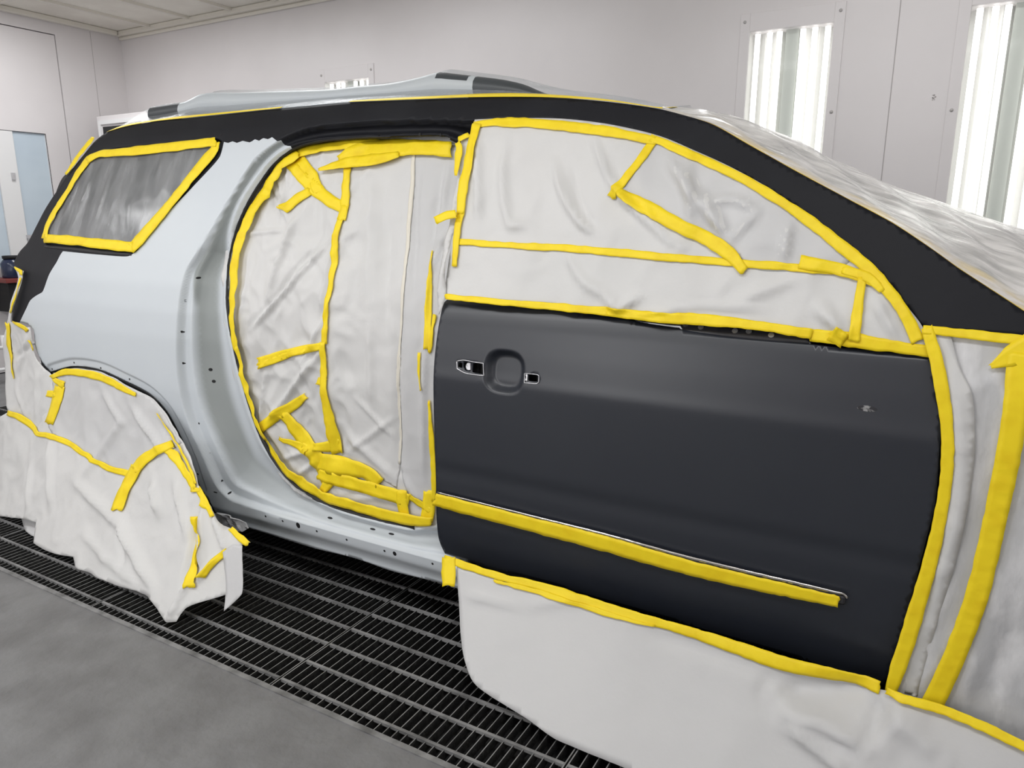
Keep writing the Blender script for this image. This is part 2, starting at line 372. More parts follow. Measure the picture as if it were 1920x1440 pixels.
# ceiling of filter panels on a steel grid
b = MB(); b.box((XL-.12, YN-.12, ZC), (XR+.12, YB+.15, ZC+.08)); struct(b.build('ceiling', CEIL))
b = MB(); xx = XR-.2
xx = -7.06+.55*0
k = 0
while -6.48+.55*k < XR:
    xv = -6.48+.55*k; b.box((xv-.016, YN, ZC-.022), (xv+.016, YB-.05, ZC)); k += 1
for yv in (3.55, 2.2, .9): b.box((XL, yv-.02, ZC-.03), (XR, yv+.02, ZC))
struct(b.build('trim_3', CREAM))
b = MB(); b.box((XL+.0, YB-.055, ZC-.045), (XR, YB-.001, ZC-.001)); b.box((XL, YB-.022, ZC-.075), (XR, YB-.001, ZC-.045)); struct(bevel(b.build('trim_4', CREAM), .008))
b = MB(); b.box((XL+.001, YN, ZC-.045), (XL+.055, YB-.06, ZC-.001)); struct(bevel(b.build('trim_5', CREAM), .008))
b = MB()
for sx in (-.285,): b.box((sx-.002, YB-.0015, 0), (sx+.002, YB+.001, ZC-.08))
struct(b.build('trim_6', mat('joint_grey', (.40, .375, .37), .7)))
b = MB(); b.box((XL-.001, 4.40, 0), (XL+.0015, 4.403, ZC-.05)); struct(b.build('trim_7', MATS['joint_grey']))
# door in the left wall, with its blue-filmed window
wz0, wz1, wy0, wy1 = .92, 2.068, 3.18, 3.872
b = MB(); b.box((XL-.05, DY0+.008, .01), (XL-.004, wy0, DZ1-.008)); b.box((XL-.05, wy1, .01), (XL-.004, DY1-.008, DZ1-.008))
b.box((XL-.05, wy0, .01), (XL-.004, wy1, wz0)); b.box((XL-.05, wy0, wz1), (XL-.004, wy1, DZ1-.008))
door = struct(b.build('door_1', WALL))
b = MB(); b.box((XL-.12, DY0, 0), (XL-.07, DY1, DZ1)); struct(b.build('trim_8', BLACK))
b = MB(); b.box((XL-.03, 3.60, wz0), (XL-.02, wy1, wz1)); b.build('window_pane', BLUE, door)['label'] = 'pale blue filmed pane'
b = MB(); b.box((XL-.035, wy0, wz0), (XL-.022, 3.44, wz1)); b.build('window_pane', BLUE, door)
b = MB(); b.box((XL-.04, 3.44, wz0), (XL-.002, 3.60, wz1), 0); bevel(b.build('window_stile', WHITE, door), .006)
b = MB(); b.box((XL-.002, 3.535, 1.66), (XL+.012, 3.565, 1.72)); b.box((XL-.002, 3.585, 1.16), (XL+.02, 3.625, 1.19)); b.box((XL-.002, 3.585, 1.08), (XL+.02, 3.64, 1.105)); b.cyl((XL+.012, 3.60, 1.03), .008, .16, 2, 10)
b.build('latch', SILVER, door)
b = MB(); b.box((XL-.004, wy1-.001, wz0), (XL-.003, wy1+.004, wz1+.004)); b.box((XL-.004, wy0, wz1), (XL-.003, wy1, wz1+.004)); b.build('window_gasket', BLACK, door)

# wall light fixtures
def fixture(a, c, Y, label, near=False):
    s = 1 if not near else -1
    t = thing('light_fixture', label, 'light fixture', ((a+c)/2, Y, FZ0), 'wall light fixtures')
    def bx(m_, x0, x1, y0, y1, z0, z1, mi=0): ya, yb = sorted((Y+s*y0, Y+s*y1)); m_.box((x0, ya, z0), (x1, yb, z1), mi)
    m1 = MB(); o1 = .056; o2 = .10
    bx(m1, a-o1, a, -.006, 0, FZ0-o2, FZ1+o2); bx(m1, c, c+o1, -.006, 0, FZ0-o2, FZ1+o2); bx(m1, a, c, -.006, 0, FZ1, FZ1+o2); bx(m1, a, c, -.006, 0, FZ0-o2, FZ0)
    bevel(m1.build('cover_frame', WALL, t), .0015, 1)
    m1 = MB(); w = c-a
    bx(m1, a, c, .125, .13, FZ0, FZ1); bx(m1, a-.004, a+.001, 0, .13, FZ0, FZ1); bx(m1, c-.001, c+.004, 0, .13, FZ0, FZ1)
    # faceted reflector ribs
    for fr in (.14, .30, .68, .86):
        xc = a+w*fr; i = len(m1.V)
        for zz in (FZ0, FZ1):
            for (dx, dy) in ((-.05*w/.46, .124), (0, .07), (.05*w/.46, .124)): m1.V.append((xc+dx+.04*(.5-fr), Y+s*dy, zz))
        m1.F += [(i, i+1, i+4, i+3), (i+1, i+2, i+5, i+4)]; m1.M += [0, 0]
    m1.build('reflector', REFL, t)
    m1 = MB(); bx(m1, a+w*.43, a+w*.58, .05, .12, FZ0, FZ1); m1.build('ballast_channel', REFG, t)
    for fr in (.09, .24, .36, .64, .78, .93):
        q = MB(); q.cyl((a+w*fr, Y+s*.034, FZ0+.02), .0155, FZ1-FZ0-.03, 2, 14)
        q.build('tube', TUBE, t, True)
    m1 = MB(); bx(m1, a, c, .006, .010, FZ0, FZ1); m1.build('glass_pane', PANE, t)
    for (sx, sz) in ((a-.03, FZ1+.055), (c+.03, FZ1+.055), (a-.03, 1.90), (c+.03, 1.93), (a-.03, 1.35), (c+.03, 1.40)):
        q = MB(); yy = Y-s*.009 if s > 0 else Y+.006; q.cyl((sx, yy, sz), .009, .004, 1, 12); q.build('screw', mat_sc, t, True)
    return t
mat_sc = mat('painted_screw', (.50, .48, .47), .4)
fixture(*FX[0], YB, 'lit wall light just above the film covered roof, far from camera')
fixture(*FX[1], YB, 'tall lit wall light directly behind the top of the windshield')
fixture(*FX[2], YB, 'tall lit wall light at the right edge of the photo')
# dirt mark on wall
b = MB()
for k in range(9):
    p = plane_pt((1753+random.uniform(-5, 5), 183+random.uniform(-6, 6)), YB-.001); r = random.uniform(.002, .005)
    b.cyl((p.x, YB-.0012, p.z), r, .0013, 1, 8)
struct(b.build('trim_9', MATS['joint_grey']))

# cabinet in the far corner
t = thing('extraction_cabinet', 'white steel cabinet with dark louvre slots in the far corner behind the car', 'cabinet', (-6.4, 4.45, 0))
b = MB(); b.box((-6.77, 4.22, .0), (-6.05, 4.69, 2.24)); bevel(b.build('body', WALL, t), .006)
b = MB(); b.box((-6.74, 4.205, 1.2), (-6.70, 4.22, 2.20)); b.box((-6.10, 4.205, 1.2), (-6.06, 4.22, 2.20)); b.box((-6.70, 4.205, 2.165), (-6.10, 4.22, 2.20)); b.build('louvre_frame', WHITE, t)
b = MB()
for k in range(5): b.box((-6.68, 4.212, 2.10-k*.13-.045), (-6.12, 4.222, 2.145-k*.13))
b.build('louvre_slots', DGREY, t)
for k in range(5): MB().box((-6.70, 4.203, 2.055-k*.13-.04), (-6.10, 4.222, 2.055-k*.13)).build('louvre_blade', WHITE, t)

# shelf with jar and bottles on the left wall
t = thing('wall_shelf', 'small dark red shelf on the left wall behind the rear corner of the car', 'shelf', (XL+.15, 3.40, .80))
b = MB(); b.box((XL, 3.24, .800), (XL+.26, 3.50, .835)); bevel(b.build('board', RED, t), .004)
b = MB(); b.box((XL, 3.27, .55), (XL+.22, 3.47, .80)); b.build('bracket_box', BLACK, t)
j = thing('jar', 'dark blue jar standing on the red wall shelf', 'jar', (XL+.13, 3.375, .835))
b = MB(); b.lathe([(.0, 0), (.085, 0), (.09, .01), (.09, .12), (.07, .15), (.06, .16), (0, .16)], (XL+.13, 3.375, .836), 2, 28); b.build('body', JAR, j, True)
b = MB(); b.lathe([(.0, 0), (.07, 0), (.07, .025), (0, .028)], (XL+.13, 3.375, .997), 2, 28); b.build('lid', BLACK, j, True)
can = MB(); can.lathe([(0, 0), (.055, 0), (.06, .006), (.06, .17), (.045, .19), (0, .195)], (XL+.20, 3.30, .38), 2, 24)
t = thing('pipe_rack', 'white pipe rack standing on the floor at the left edge behind the car', 'rack', (-6.6, 2.9, 0))
for (px, h_) in ((2.86, .42), (3.06, .40), (3.26, .44)):
    q = MB(); q.cyl((-6.55, px, 0), .018, h_, 2, 12); q.build('post', WHITE, t, True)
q = MB(); q.cyl((-6.55, 2.7, .30), .015, .62, 1, 12); q.cyl((-6.55, 2.7, .12), .015, .62, 1, 12); q.build('rail', WHITE, t, True)

# floor grates: each a lift-out panel of 0.9 m
LAB = ['under the rear bumper paper at the left edge', 'behind the parked car near the left wall', 'in front of the rear wheel paper', 'just ahead of the rear wheel paper, under the grey sill', 'beneath the middle of the rear door opening, seam marked by a bright bar', 'partly covered by the front skirt paper', 'under the front fender, hidden by skirt paper', 'beyond the front of the car']
seams = [-1.557+.9*k for k in range(-4, 4)]+[2.05]
seams = [-5.757+.0]+[-5.157+.9*k for k in range(0, 8)]+[2.043]
GL = ['short steel floor grate at the far left end of the pit', 'steel floor grate behind the rear bumper paper', 'steel floor grate under the hem of the rear bumper paper', 'steel floor grate below the rear wheel paper', 'steel floor grate between the rear wheel paper and the bright seam bar',
      'steel floor grate right of the bright seam bar, its corner under the skirt paper', 'steel floor grate mostly covered by the front skirt paper', 'steel floor grate under the fender, beyond the skirt paper', 'steel floor grate farthest to the front of the pit']
for i in range(len(seams)-1):
    x0, x1 = seams[i]+.0025, seams[i+1]-.0025; y0, y1 = PITY0+.005, PITY1-.003
    t = thing('floor_grate', GL[i], 'floor grate', ((x0+x1)/2, (y0+y1)/2, -.04), 'steel grates over the floor pit')
    b = MB(); H = .034
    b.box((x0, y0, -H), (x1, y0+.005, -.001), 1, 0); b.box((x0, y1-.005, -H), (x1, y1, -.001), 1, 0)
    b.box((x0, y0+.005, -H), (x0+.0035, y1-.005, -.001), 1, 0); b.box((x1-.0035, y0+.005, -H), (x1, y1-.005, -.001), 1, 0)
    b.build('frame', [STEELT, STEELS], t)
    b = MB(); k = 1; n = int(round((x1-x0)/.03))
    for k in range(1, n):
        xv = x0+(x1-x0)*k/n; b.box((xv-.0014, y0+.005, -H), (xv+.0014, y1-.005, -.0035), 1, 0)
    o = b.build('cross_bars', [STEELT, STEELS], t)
    yv = 1.331; b = MB()
    while yv < y1-.02:
        b.box((x0+.0035, yv-.0045, -.010), (x1-.0035, yv+.0045, -.0005), 0); yv += .1035
    b.build('tie_bars', [STEELT], t)
    for yl in (y0, y1-.03): MB().box((x0, yl, -.055), (x1, yl+.03, -H-.0005)).build('support_ledge', PIT, t)
# dust-caked filter media on the pit under the grates
o = MB().box((PITX0, PITY0, -.115), (PITX1, PITY1, -.075)).build('filter_media', mat('caked_filter', (.016, .016, .017), .95, var=(30, (.035, .034, .034), .5, .75), bump=(90, 1, .01)))
tag(o, 'dark dust caked filter sheet lying in the pit below the grates', 'filter'); o['kind'] = 'stuff'

# ================================================================ CAR
car = thing('car', 'large sport utility car masked for painting, grey primer quarter and black primer door', 'car', (-1.6, 2.75, 0))
TOP_PX = [(22, 603), (29, 553), (39, 528), (43, 512), (30, 499), (25, 494), (36, 473), (51, 456), (67, 426), (83, 395), (110, 353), (133, 320), (157, 290), (180, 263), (200, 248), (233, 238), (283, 229), (350, 222), (417, 215), (500, 206), (567, 200), (640, 193), (780, 187), (900, 183), (1040, 184), (1140, 191), (1240, 205), (1283, 216), (1333, 232), (1407, 273), (1480, 314), (1580, 368), (1680, 422), (1760, 476), (1793, 500), (1920, 583), (1965, 612)]
WIN_IN = [(1965, 640), (1920, 630), (1813, 620), (1735, 612), (1700, 576), (1673, 540), (1640, 505), (1613, 485), (1513, 404), (1440, 354), (1373, 317), (1307, 287), (1240, 259), (1173, 242), (1073, 227), (973, 224), (892, 226)]
SIDE = TOP_PX+WIN_IN+[(886, 245), (864, 268)]+O_PX[1:]+[(850, 986), (866, 1060), (866, 1106), (827, 1093), (733, 1070), (667, 1047), (590, 1028), (500, 1000), (470, 991), (440, 983), (418, 974), (405, 962), (392, 938)]+ARCH_PX+[(80, 680), (67, 653), (62, 617), (50, 607)]
QW = [(167, 294), (187, 283), (407, 260), (416, 264), (413, 280), (260, 457), (248, 474), (170, 466), (87, 459), (81, 442), (97, 403), (127, 353), (150, 320)]
GREY = [(36, 606), (50, 577), (57, 563), (70, 553), (79, 548), (93, 513), (107, 490), (113, 478), (118, 471), (180, 477), (242, 480), (256, 471), (300, 415), (360, 352), (413, 292), (420, 266), (428, 268), (436, 265), (444, 268), (455, 264), (468, 267), (478, 261), (486, 264), (494, 259), (502, 261), (510, 257), (520, 265), (527, 263), (534, 272), (545, 274), (549, 282), (600, 350), (640, 900), (900, 960), (900, 1180), (300, 1180), (-60, 760), (-60, 640), (20, 606)]
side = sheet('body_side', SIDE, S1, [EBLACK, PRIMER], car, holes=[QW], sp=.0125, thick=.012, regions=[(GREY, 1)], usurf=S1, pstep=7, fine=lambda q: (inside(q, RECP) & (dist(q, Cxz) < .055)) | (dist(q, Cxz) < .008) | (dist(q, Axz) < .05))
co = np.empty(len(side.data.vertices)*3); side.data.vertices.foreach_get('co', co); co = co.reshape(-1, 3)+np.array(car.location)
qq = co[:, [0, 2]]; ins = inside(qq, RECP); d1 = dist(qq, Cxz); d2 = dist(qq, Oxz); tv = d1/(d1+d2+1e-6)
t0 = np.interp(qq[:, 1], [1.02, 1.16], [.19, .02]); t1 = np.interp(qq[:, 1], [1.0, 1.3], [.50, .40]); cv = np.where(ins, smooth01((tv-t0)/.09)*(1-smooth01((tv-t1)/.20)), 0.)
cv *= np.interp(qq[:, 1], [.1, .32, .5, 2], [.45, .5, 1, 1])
at = side.data.attributes.new('jamb_tone', 'FLOAT', 'POINT'); at.data.foreach_set('value', cv.astype(np.float32))
side['label'] = 'body side in light grey primer with black primer roof rail and pillars'
# dark window glass set back in its opening
sheet('quarter_glass', QW, lambda x, z: S0(x, z)+.022, GLASS, car, sp=.04, thick=.004)
# black rubber around the rear door opening and wheel arch
def ribbon(name, line, w, surf, m, parent, off=.001, thick=.004, **k): return tape(line, w, surf, parent, off=off, m=m, name=name, rag=.15, thick=thick, **k)
ribbon('door_seal', O_PX[4:-2], [3, 4, 5, 4, 5, 6, 7, 7], S1, SEAL, car, off=.003, thick=.008)
ribbon('wheel_arch_lip', [(372, 912), (354, 862), (330, 811), (306, 771), (280, 745), (231, 719), (186, 699), (133, 693), (97, 701)], [6, 6, 8, 8, 9, 8, 5], S1, SEAL, car, off=-.004, thick=.02)
ribbon('window_seal', [(84, 462), (150, 468), (200, 474), (247, 477)], [4, 6, 4], S1, SEAL, car, off=.001)
# holes and slots punched in the primered steel
def disc(name, p, r, m, parent, surf=S1, asp=1.0, off=.0006):
    c = hit([p], surf)[0]; e = .004
    gx = (surf(np.array([c[0]+e]), np.array([c[2]]))-surf(np.array([c[0]-e]), np.array([c[2]])))[0]/(2*e)
    gz = (surf(np.array([c[0]]), np.array([c[2]+e]))-surf(np.array([c[0]]), np.array([c[2]-e])))[0]/(2*e)
    V = []; n = 16
    for k in range(n):
        a = 2*math.pi*k/n; dx, dz = r*math.cos(a), r*asp*math.sin(a); V.append((c[0]+dx, c[1]+gx*dx+gz*dz-off, c[2]+dz))
    for k in range(n): V.append((V[k][0], V[k][1]+.004, V[k][2]))
    Fc = [tuple(range(n))]+[(k, (k+1) % n, n+(k+1) % n, n+k) for k in range(n)]
    return link(name, V, Fc, m, parent, smooth=False)
HOLES = [(98, 692), (139, 680), (189, 690), (243, 711), (298, 757), (342, 825), (371, 889), (372, 521), (347, 564), (342, 622), (344, 681), (355, 739), (373, 794), (394, 848), (416, 901), (431, 924), (498, 968), (530, 977), (594, 996), (650, 1012), (721, 1033), (811, 1057)]
for p in HOLES: disc('bolt_hole', p, .0042, BLACK, side)
disc('drain_hole', (559, 985), .0095, BLACK, side, asp=1.25); disc('drain_hole', (740, 1038), .0075, BLACK, side, asp=1.1)
for p in ((395, 693), (401, 715)): disc('clip_hole', p, .0075, BLACK, side, asp=.8)
for p in ((619, 971), (699, 992), (734, 1001), (404, 923)): disc('slot_hole', p, .012, BLACK, side, asp=.22)
for p in ((571, 262), (592, 257), (628, 252), (675, 253), (712, 252), (758, 249), (787, 252), (826, 253), (414, 253)): disc('bolt_hole', p, .005, BLACK, side)
# sill end bracket
br = sheet('sill_bracket', [(404, 962), (420, 957), (440, 963), (470, 976), (478, 985), (468, 991), (452, 990), (436, 988), (418, 980)], S1, mat('crumpled_bracket_steel', (.70, .70, .72), .4), car, sp=.012, thick=.004, off=.030, h=height(.006, .008, 31, smalls=30), closed_smooth=False, smooth=False)
# front door
DOOR = [(838, 562), (832, 568), (824, 602), (817, 650), (813, 700), (813, 760), (816, 850), (818, 930), (819, 980), (824, 1015), (834, 1038), (933, 1069), (1000, 1085), (1140, 1128), (1280, 1169), (1480, 1229), (1655, 1284), (1660, 1277), (1680, 1222), (1710, 1117), (1737, 1010), (1752, 950), (1762, 833), (1765, 783), (1759, 733), (1750, 680), (1743, 669), (1667, 661), (1567, 651), (1518, 645), (1452, 640), (1347, 629), (1264, 615), (1200, 604), (1140, 593), (1000, 575)]
HL = [[(860, 679), (867, 681), (867, 690), (858, 688)], [(869, 678), (882, 680), (882, 697), (871, 694), (868, 687)], [(886, 682), (893, 680), (905, 684), (905, 702), (896, 700), (885, 698)]]
HR = [[(990, 702), (1008, 704), (1008, 716), (990, 714)]]
fd = sheet('front_door', DOOR, SD, DBLACK, car, holes=HL+HR, sp=.013, thick=.010, refine=[((CUPC[0], CUPC[2]), .085, .0035)], pstep=7)
fd['label'] = 'front door in satin black primer without its handle'
sheet('door_hollow', [(850, 668), (1016, 690), (1016, 728), (850, 712)], lambda x, z: SD(x, z)*0+SD(np.full(np.shape(x), -1.35), z)+.035, BLACK, fd, sp=.03, thick=.002)
def ring(name, poly, w, m, parent, off=.0015):
    P = poly+[poly[0]]; return tape(P, w, SD, parent, off=off, m=m, name=name, rag=.05, thick=.0015, step=4, across=3)
ring('lock_bezel', [(857, 677), (869, 675), (886, 678), (907, 681), (908, 704), (896, 703), (870, 698), (858, 691)], 1.6, SILVER, fd)
disc('lock_cylinder', (876, 688), .0105, SILVER, fd, SD, off=-.008)
sheet('handle_bracket', [(983, 703), (989, 701), (989, 716), (984, 715)], SD, SILVER, fd, sp=.004, thick=.002, off=.001, h=height(.001, .003, 5, smalls=200))
ring('handle_gasket', [(984, 700), (1007, 702), (1011, 704), (1011, 716), (1007, 719), (984, 717)], 1.3, SILVER, fd)
# exposed steel channel above the door skin
ch = sheet('window_channel', [(1180, 590), (1300, 597), (1480, 616), (1519, 624), (1522, 650), (1440, 644), (1340, 633), (1264, 620), (1200, 608)], lambda x, z: SD(x, z)+.006, GLOSSB, fd, sp=.02, thick=.004)
for p in ((1285, 608), (1314, 613), (1378, 620), (1404, 621), (1446, 628)): disc('channel_screw', p, .007, SILVER, fd, lambda x, z: SD(x, z)+.004, asp=.8)
# chromed moulding under the tape along the door
mo = tape([(819, 932), (833, 936), (1000, 979), (1140, 1015), (1280, 1054), (1480, 1100), (1560, 1119), (1585, 1124)], [22, 26, 28, 29, 28, 28, 26, 14], SD, fd, off=.007, m=GLOSSB, name='door_moulding', rag=.05, thick=.007)
tape([(824, 921), (1000, 965), (1140, 1000), (1280, 1038.5), (1447, 1079), (1560, 1105), (1584, 1111), (1590, 1117)], [2, 2.5, 3, 4, 4.5, 5, 5, 3], SD, fd, off=.0105, m=CHROME, name='chrome_trim', rag=.02, thick=.004, across=3)
disc('scratch_mark', (1626, 766), .020, mat('sanded_scratch', (.30, .30, .30), .5, var=(90, (.02, .02, .025), .42, .5)), fd, SD, off=.0009, asp=.32)

# roof, windshield and hood of the far shape, mostly seen through film
YC = 2.74
def loft(name, rows, m, parent, dz=0, midx=None, thick=.002, label=None):
    n = len(rows[0]); V = np.vstack(rows); V = V.copy(); V[:, 2] += dz; Fc = []
    for r in range(len(rows)-1):
        for i in range(n-1): Fc.append((r*n+i, r*n+i+1, (r+1)*n+i+1, (r+1)*n+i))
    o = link(name, V, Fc, m, parent, midx)
    if thick: solid(o, thick, -1)
    if label: o['label'] = label
    return o
def resam(P, n):
    P = curve(P, step=4); L = np.r_[0, np.cumsum(np.hypot(*np.diff(P, axis=0).T))]; s = np.linspace(0, L[-1], n)
    return np.stack([np.interp(s, L, P[:, 0]), np.interp(s, L, P[:, 1])], 1)
def atY(P, Y): D = rays(P); t = Y/D[:, 1]; return np.stack([D[:, 0]*t, np.broadcast_to(Y, t.shape)*1.0, CH+D[:, 2]*t], 1)
NR = 90
E_PX = [(200, 249), (233, 239), (283, 230), (350, 222.5), (417, 215.5), (500, 207), (567, 200.5), (640, 194), (780, 188), (900, 184), (1040, 185), (1140, 192), (1240, 206)]
SIL = [(208, 247), (222, 243), (263, 212), (294, 200), (347, 191), (378, 186), (404, 172), (425, 170), (472, 170), (566, 167), (647, 164), (691, 159), (760, 152), (813, 140), (843, 132), (873, 135), (967, 147), (1000, 155), (1040, 172), (1080, 181), (1140, 187), (1240, 203)]
FOLD = [(203, 248), (240, 232), (294, 222), (350, 211), (417, 205.5), (475, 200), (567, 192), (640, 186), (780, 178), (900, 176), (1040, 180), (1140, 189), (1240, 205)]
e0 = hit(resam(E_PX, NR), S0); xe = e0[:, 0]
def at_x(row, xs):
    o = np.argsort(row[:, 0]); return np.stack([xs, np.interp(xs, row[o, 0], row[o, 1]), np.interp(xs, row[o, 0], row[o, 2])], 1)
f0 = at_x(atY(resam(FOLD, 200), 2.12), xe); s0 = at_x(atY(resam(SIL, 300), 2.24), xe)
f0[:, 2] = np.maximum(f0[:, 2], e0[:, 2]+.004); s0[:, 2] = np.maximum(s0[:, 2], f0[:, 2]+.002)
def lerp(a, b, t): return a*(1-t)+b*t
endf = np.sin(np.linspace(0, math.pi, NR))**.4
cr0 = e0.copy(); cr0[:, 1] = YC; cr0[:, 2] = e0[:, 2]+.085*endf
r1 = lerp(s0, cr0, .25); r1[:, 2] = lerp(s0[:, 2], cr0[:, 2], .7)
near = [e0, lerp(e0, f0, .5), f0, lerp(f0, s0, .5), s0, r1, lerp(r1, cr0, .5), cr0]
def mir(r): r = r.copy(); r[:, 1] = 2*YC-r[:, 1]; return r
# bare roof beneath the film
rb = [e0, lerp(e0, cr0, .15), lerp(e0, cr0, .5), cr0]
for r, t_ in zip(rb[1:3], (.15, .5)): r[:, 2] = e0[:, 2]+.085*endf*(1-(1-t_)**2)
loft('roof_panel', rb+[mir(r) for r in rb[-2::-1]], ROOFG, car, -.014, thick=.004)
# roof rail under the film: grey with dark end caps
def tubeline(P, r, n=8):
    V = []; Fc = []
    for i, p in enumerate(P):
        for k in range(n): a = 2*math.pi*k/n; V.append((p[0], p[1]+math.cos(a)*r[i]*1.0, p[2]+math.sin(a)*r[i]))
    for i in range(len(P)-1):
        for k in range(n): Fc.append((i*n+k, i*n+(k+1) % n, (i+1)*n+(k+1) % n, (i+1)*n+k))
    return V, Fc
def UX(px): c = at_x(atY(resam(SIL, 300), 2.24), xe); a = atY(np.array([[px, 170.]]), 2.2)[0, 0]; return (a-xe[0])/(xe[-1]-xe[0])
RU = [UX(345), UX(893), UX(822), UX(876)]
for side_ in (0, 1):
    mid = lerp(f0, s0, .45); P = mid if not side_ else mir(mid); V = []; Fc = []; n = 12; hh = (s0[:, 2]-f0[:, 2])
    for i in range(4, NR-6):
        for k in range(n):
            a = 2*math.pi*k/n; V.append((P[i, 0], P[i, 1]+math.cos(a)*.035, P[i, 2]-.012+math.sin(a)*max(.006, hh[i]*.50)))
    mi = []; px = [0]
    for i in range(NR-11):
        xv = P[i+4, 0]
        for k in range(n):
            Fc.append((i*n+k, i*n+(k+1) % n, (i+1)*n+(k+1) % n, (i+1)*n+k)); u_ = (xv-xe[0])/(xe[-1]-xe[0]); us_ = u_-.006*math.sin(2*math.pi*k/n); mi.append(1 if (us_ < RU[0] or RU[1] < us_ or (RU[2] < us_ < RU[3] and k in (1, 2, 3, 4))) else 0)
    rail = link('roof_rail', V, Fc, [ROOFG, ROOFD], car, mi); rail['label'] = 'grey roof rail with dark end caps'
# film over the roof
rf = thing('roof_film', 'clear plastic film draped over the roof rails and roof', 'plastic film', (-1.9, 2.74, 1.7))
fl = loft('film', near+[mir(r) for r in near[-2::-1]], FILMR, rf, .003, thick=0)
def edge_tape(r0, r1, fr, dz, parent, label, i0=0, i1=None):
    """tape stuck along the first part of a lofted surface, under its film"""
    i1 = i1 or len(r0); R0 = r0[i0:i1]; R1 = r1[i0:i1]; fr = np.asarray(fr)[i0:i1, None]
    rws = [R0*(1-fr*k/3)+R1*fr*k/3 for k in range(4)]
    for r in rws: r[:, 2] += dz
    o = loft('tape_strip', rws, TAPE, parent, 0, thick=.0006); o['label'] = label; return o
uu = np.linspace(0, 1, NR)
edge_tape(near[0], near[2], np.interp(uu, [0, .1, .25, .36], [.6, .35, .30, .2]), .004, rf, 'thin yellow tape line along the rear roof edge', 0, int(NR*.33))
edge_tape(near[0], near[2], np.interp(uu, [.42, .6, .7, 1], [.25, .5, 1.0, 1.0]), .004, rf, 'yellow tape along the front roof edge', int(NR*.44))
# windshield film
NW = 60
WE = [(1242, 205), (1283, 216), (1333, 231), (1407, 272), (1480, 313), (1580, 367), (1680, 421), (1760, 475), (1793, 499), (1920, 582), (1990, 630)]
WS = [(1243, 202.5), (1290, 207), (1340, 212), (1390, 225), (1440, 242), (1500, 267), (1560, 298), (1600, 315), (1650, 338), (1700, 357), (1750, 373), (1850, 408), (1920, 430), (2010, 455)]
w0 = hit(resam(WE, NW), S0); wy = 2.56-.42*np.linspace(1, 0, NW)**3; w1 = atY(resam(WS, NW), wy)
wc = w1.copy(); wc[:, 1] = YC+.10*np.linspace(1, 0, NW)*0; wc[:, 2] = w1[:, 2]-.002
rows = []
for t_ in (0, .12, .27, .45, .65, .85, 1):
    r = lerp(w0, w1, t_); zl = w0[:, 2]+(w1[:, 2]-w0[:, 2])*(1-(1-t_)**1.5); r[:, 2] = zl+.006*np.sin(np.linspace(0, 40, NW)+t_*9)*math.sin(math.pi*t_)
    rows.append(r)
rows2 = rows+[wc]+[mir(r) for r in rows[::-1]]
glass_rows = [w0, lerp(w0, w1, .5), w1, wc, mir(w1), mir(lerp(w0, w1, .5)), mir(w0)]
wg = loft('windshield', [r for r in rows2], mat('windshield_grey', (.45, .47, .46), .25), car, -.016, thick=.004)
wf = thing('windshield_film', 'crinkled clear plastic film stretched over the windshield', 'plastic film', (.1, 2.7, 1.3))
# finer film mesh with long pulled folds
fr = []
for i in range(len(rows)-1):
    for k in range(5): fr.append(lerp(rows[i], rows[i+1], k/5))
fr.append(rows[-1]); fine = []
for i, r in enumerate(fr):
    r = r.copy(); u = np.linspace(0, 1, NW); v = i/len(fr)
    r[:, 2] += .007*math.sin(math.pi*min(1, v*1.02))*(.5-np.abs(gnoise(u*1.6+v*5, np.full(NW, v*15.)))*2)
    fine.append(r)
loft('film', fine+[wc]+[mir(r) for r in rows[::-1]], FILMW, wf, 0, thick=0)
uu = np.linspace(0, 1, NW)
edge_tape(fine[0], fine[5], np.interp(uu, [0, .06, .12, .17, .22, .4, .7, .85, 1], [1.6, 2.4, 3.0, 2.4, 1.5, .9, .8, .9, 1.3]), -.002, wf, 'yellow tape along the windshield pillar')
# hidden structure: interior, floor pan, far side, wheels
inner = lambda x, z: S0(x, z)+.16
sheet('inner_shell', [(120, 330), (200, 275), (560, 215), (900, 195), (1250, 215), (1500, 335), (1700, 450), (1960, 640), (1960, 1300), (1600, 1240), (850, 1060), (500, 985), (400, 960), (200, 700), (60, 600)], inner, DGREY, car, sp=.12, thick=.004)
b = MB(); b.box((-3.85, 1.90, .20), (1.6, 3.5, .34)); b.build('underbody', BLACK, car)
b = MB(); b.box((-3.9, 3.52, .13), (1.6, 3.62, 1.10)); bevel(b.build('far_side_panel', PRIMER, car), .03)
b = MB(); b.box((-3.98, 2.02, .30), (-3.9, 3.5, 1.0)); b.build('tailgate', EBLACK, car)
for (wx, wy_) in ((-2.86, 2.05), (.52, 2.05), (-2.86, 3.42), (.52, 3.42)):
    q = MB(); q.lathe([(.23, -.10), (.34, -.12), (.385, -.10), (.39, 0), (.385, .10), (.34, .12), (.23, .10)], (wx, wy_, .39), 1, 40)
    wh = q.build('wheel', TYRE, car, True)
    q = MB(); q.lathe([(0, -.03), (.08, -.04), (.20, -.06), (.235, -.09), (.235, .09), (0, .09)], (wx, wy_, .39), 1, 32); q.build('rim', SILVER, wh, True)

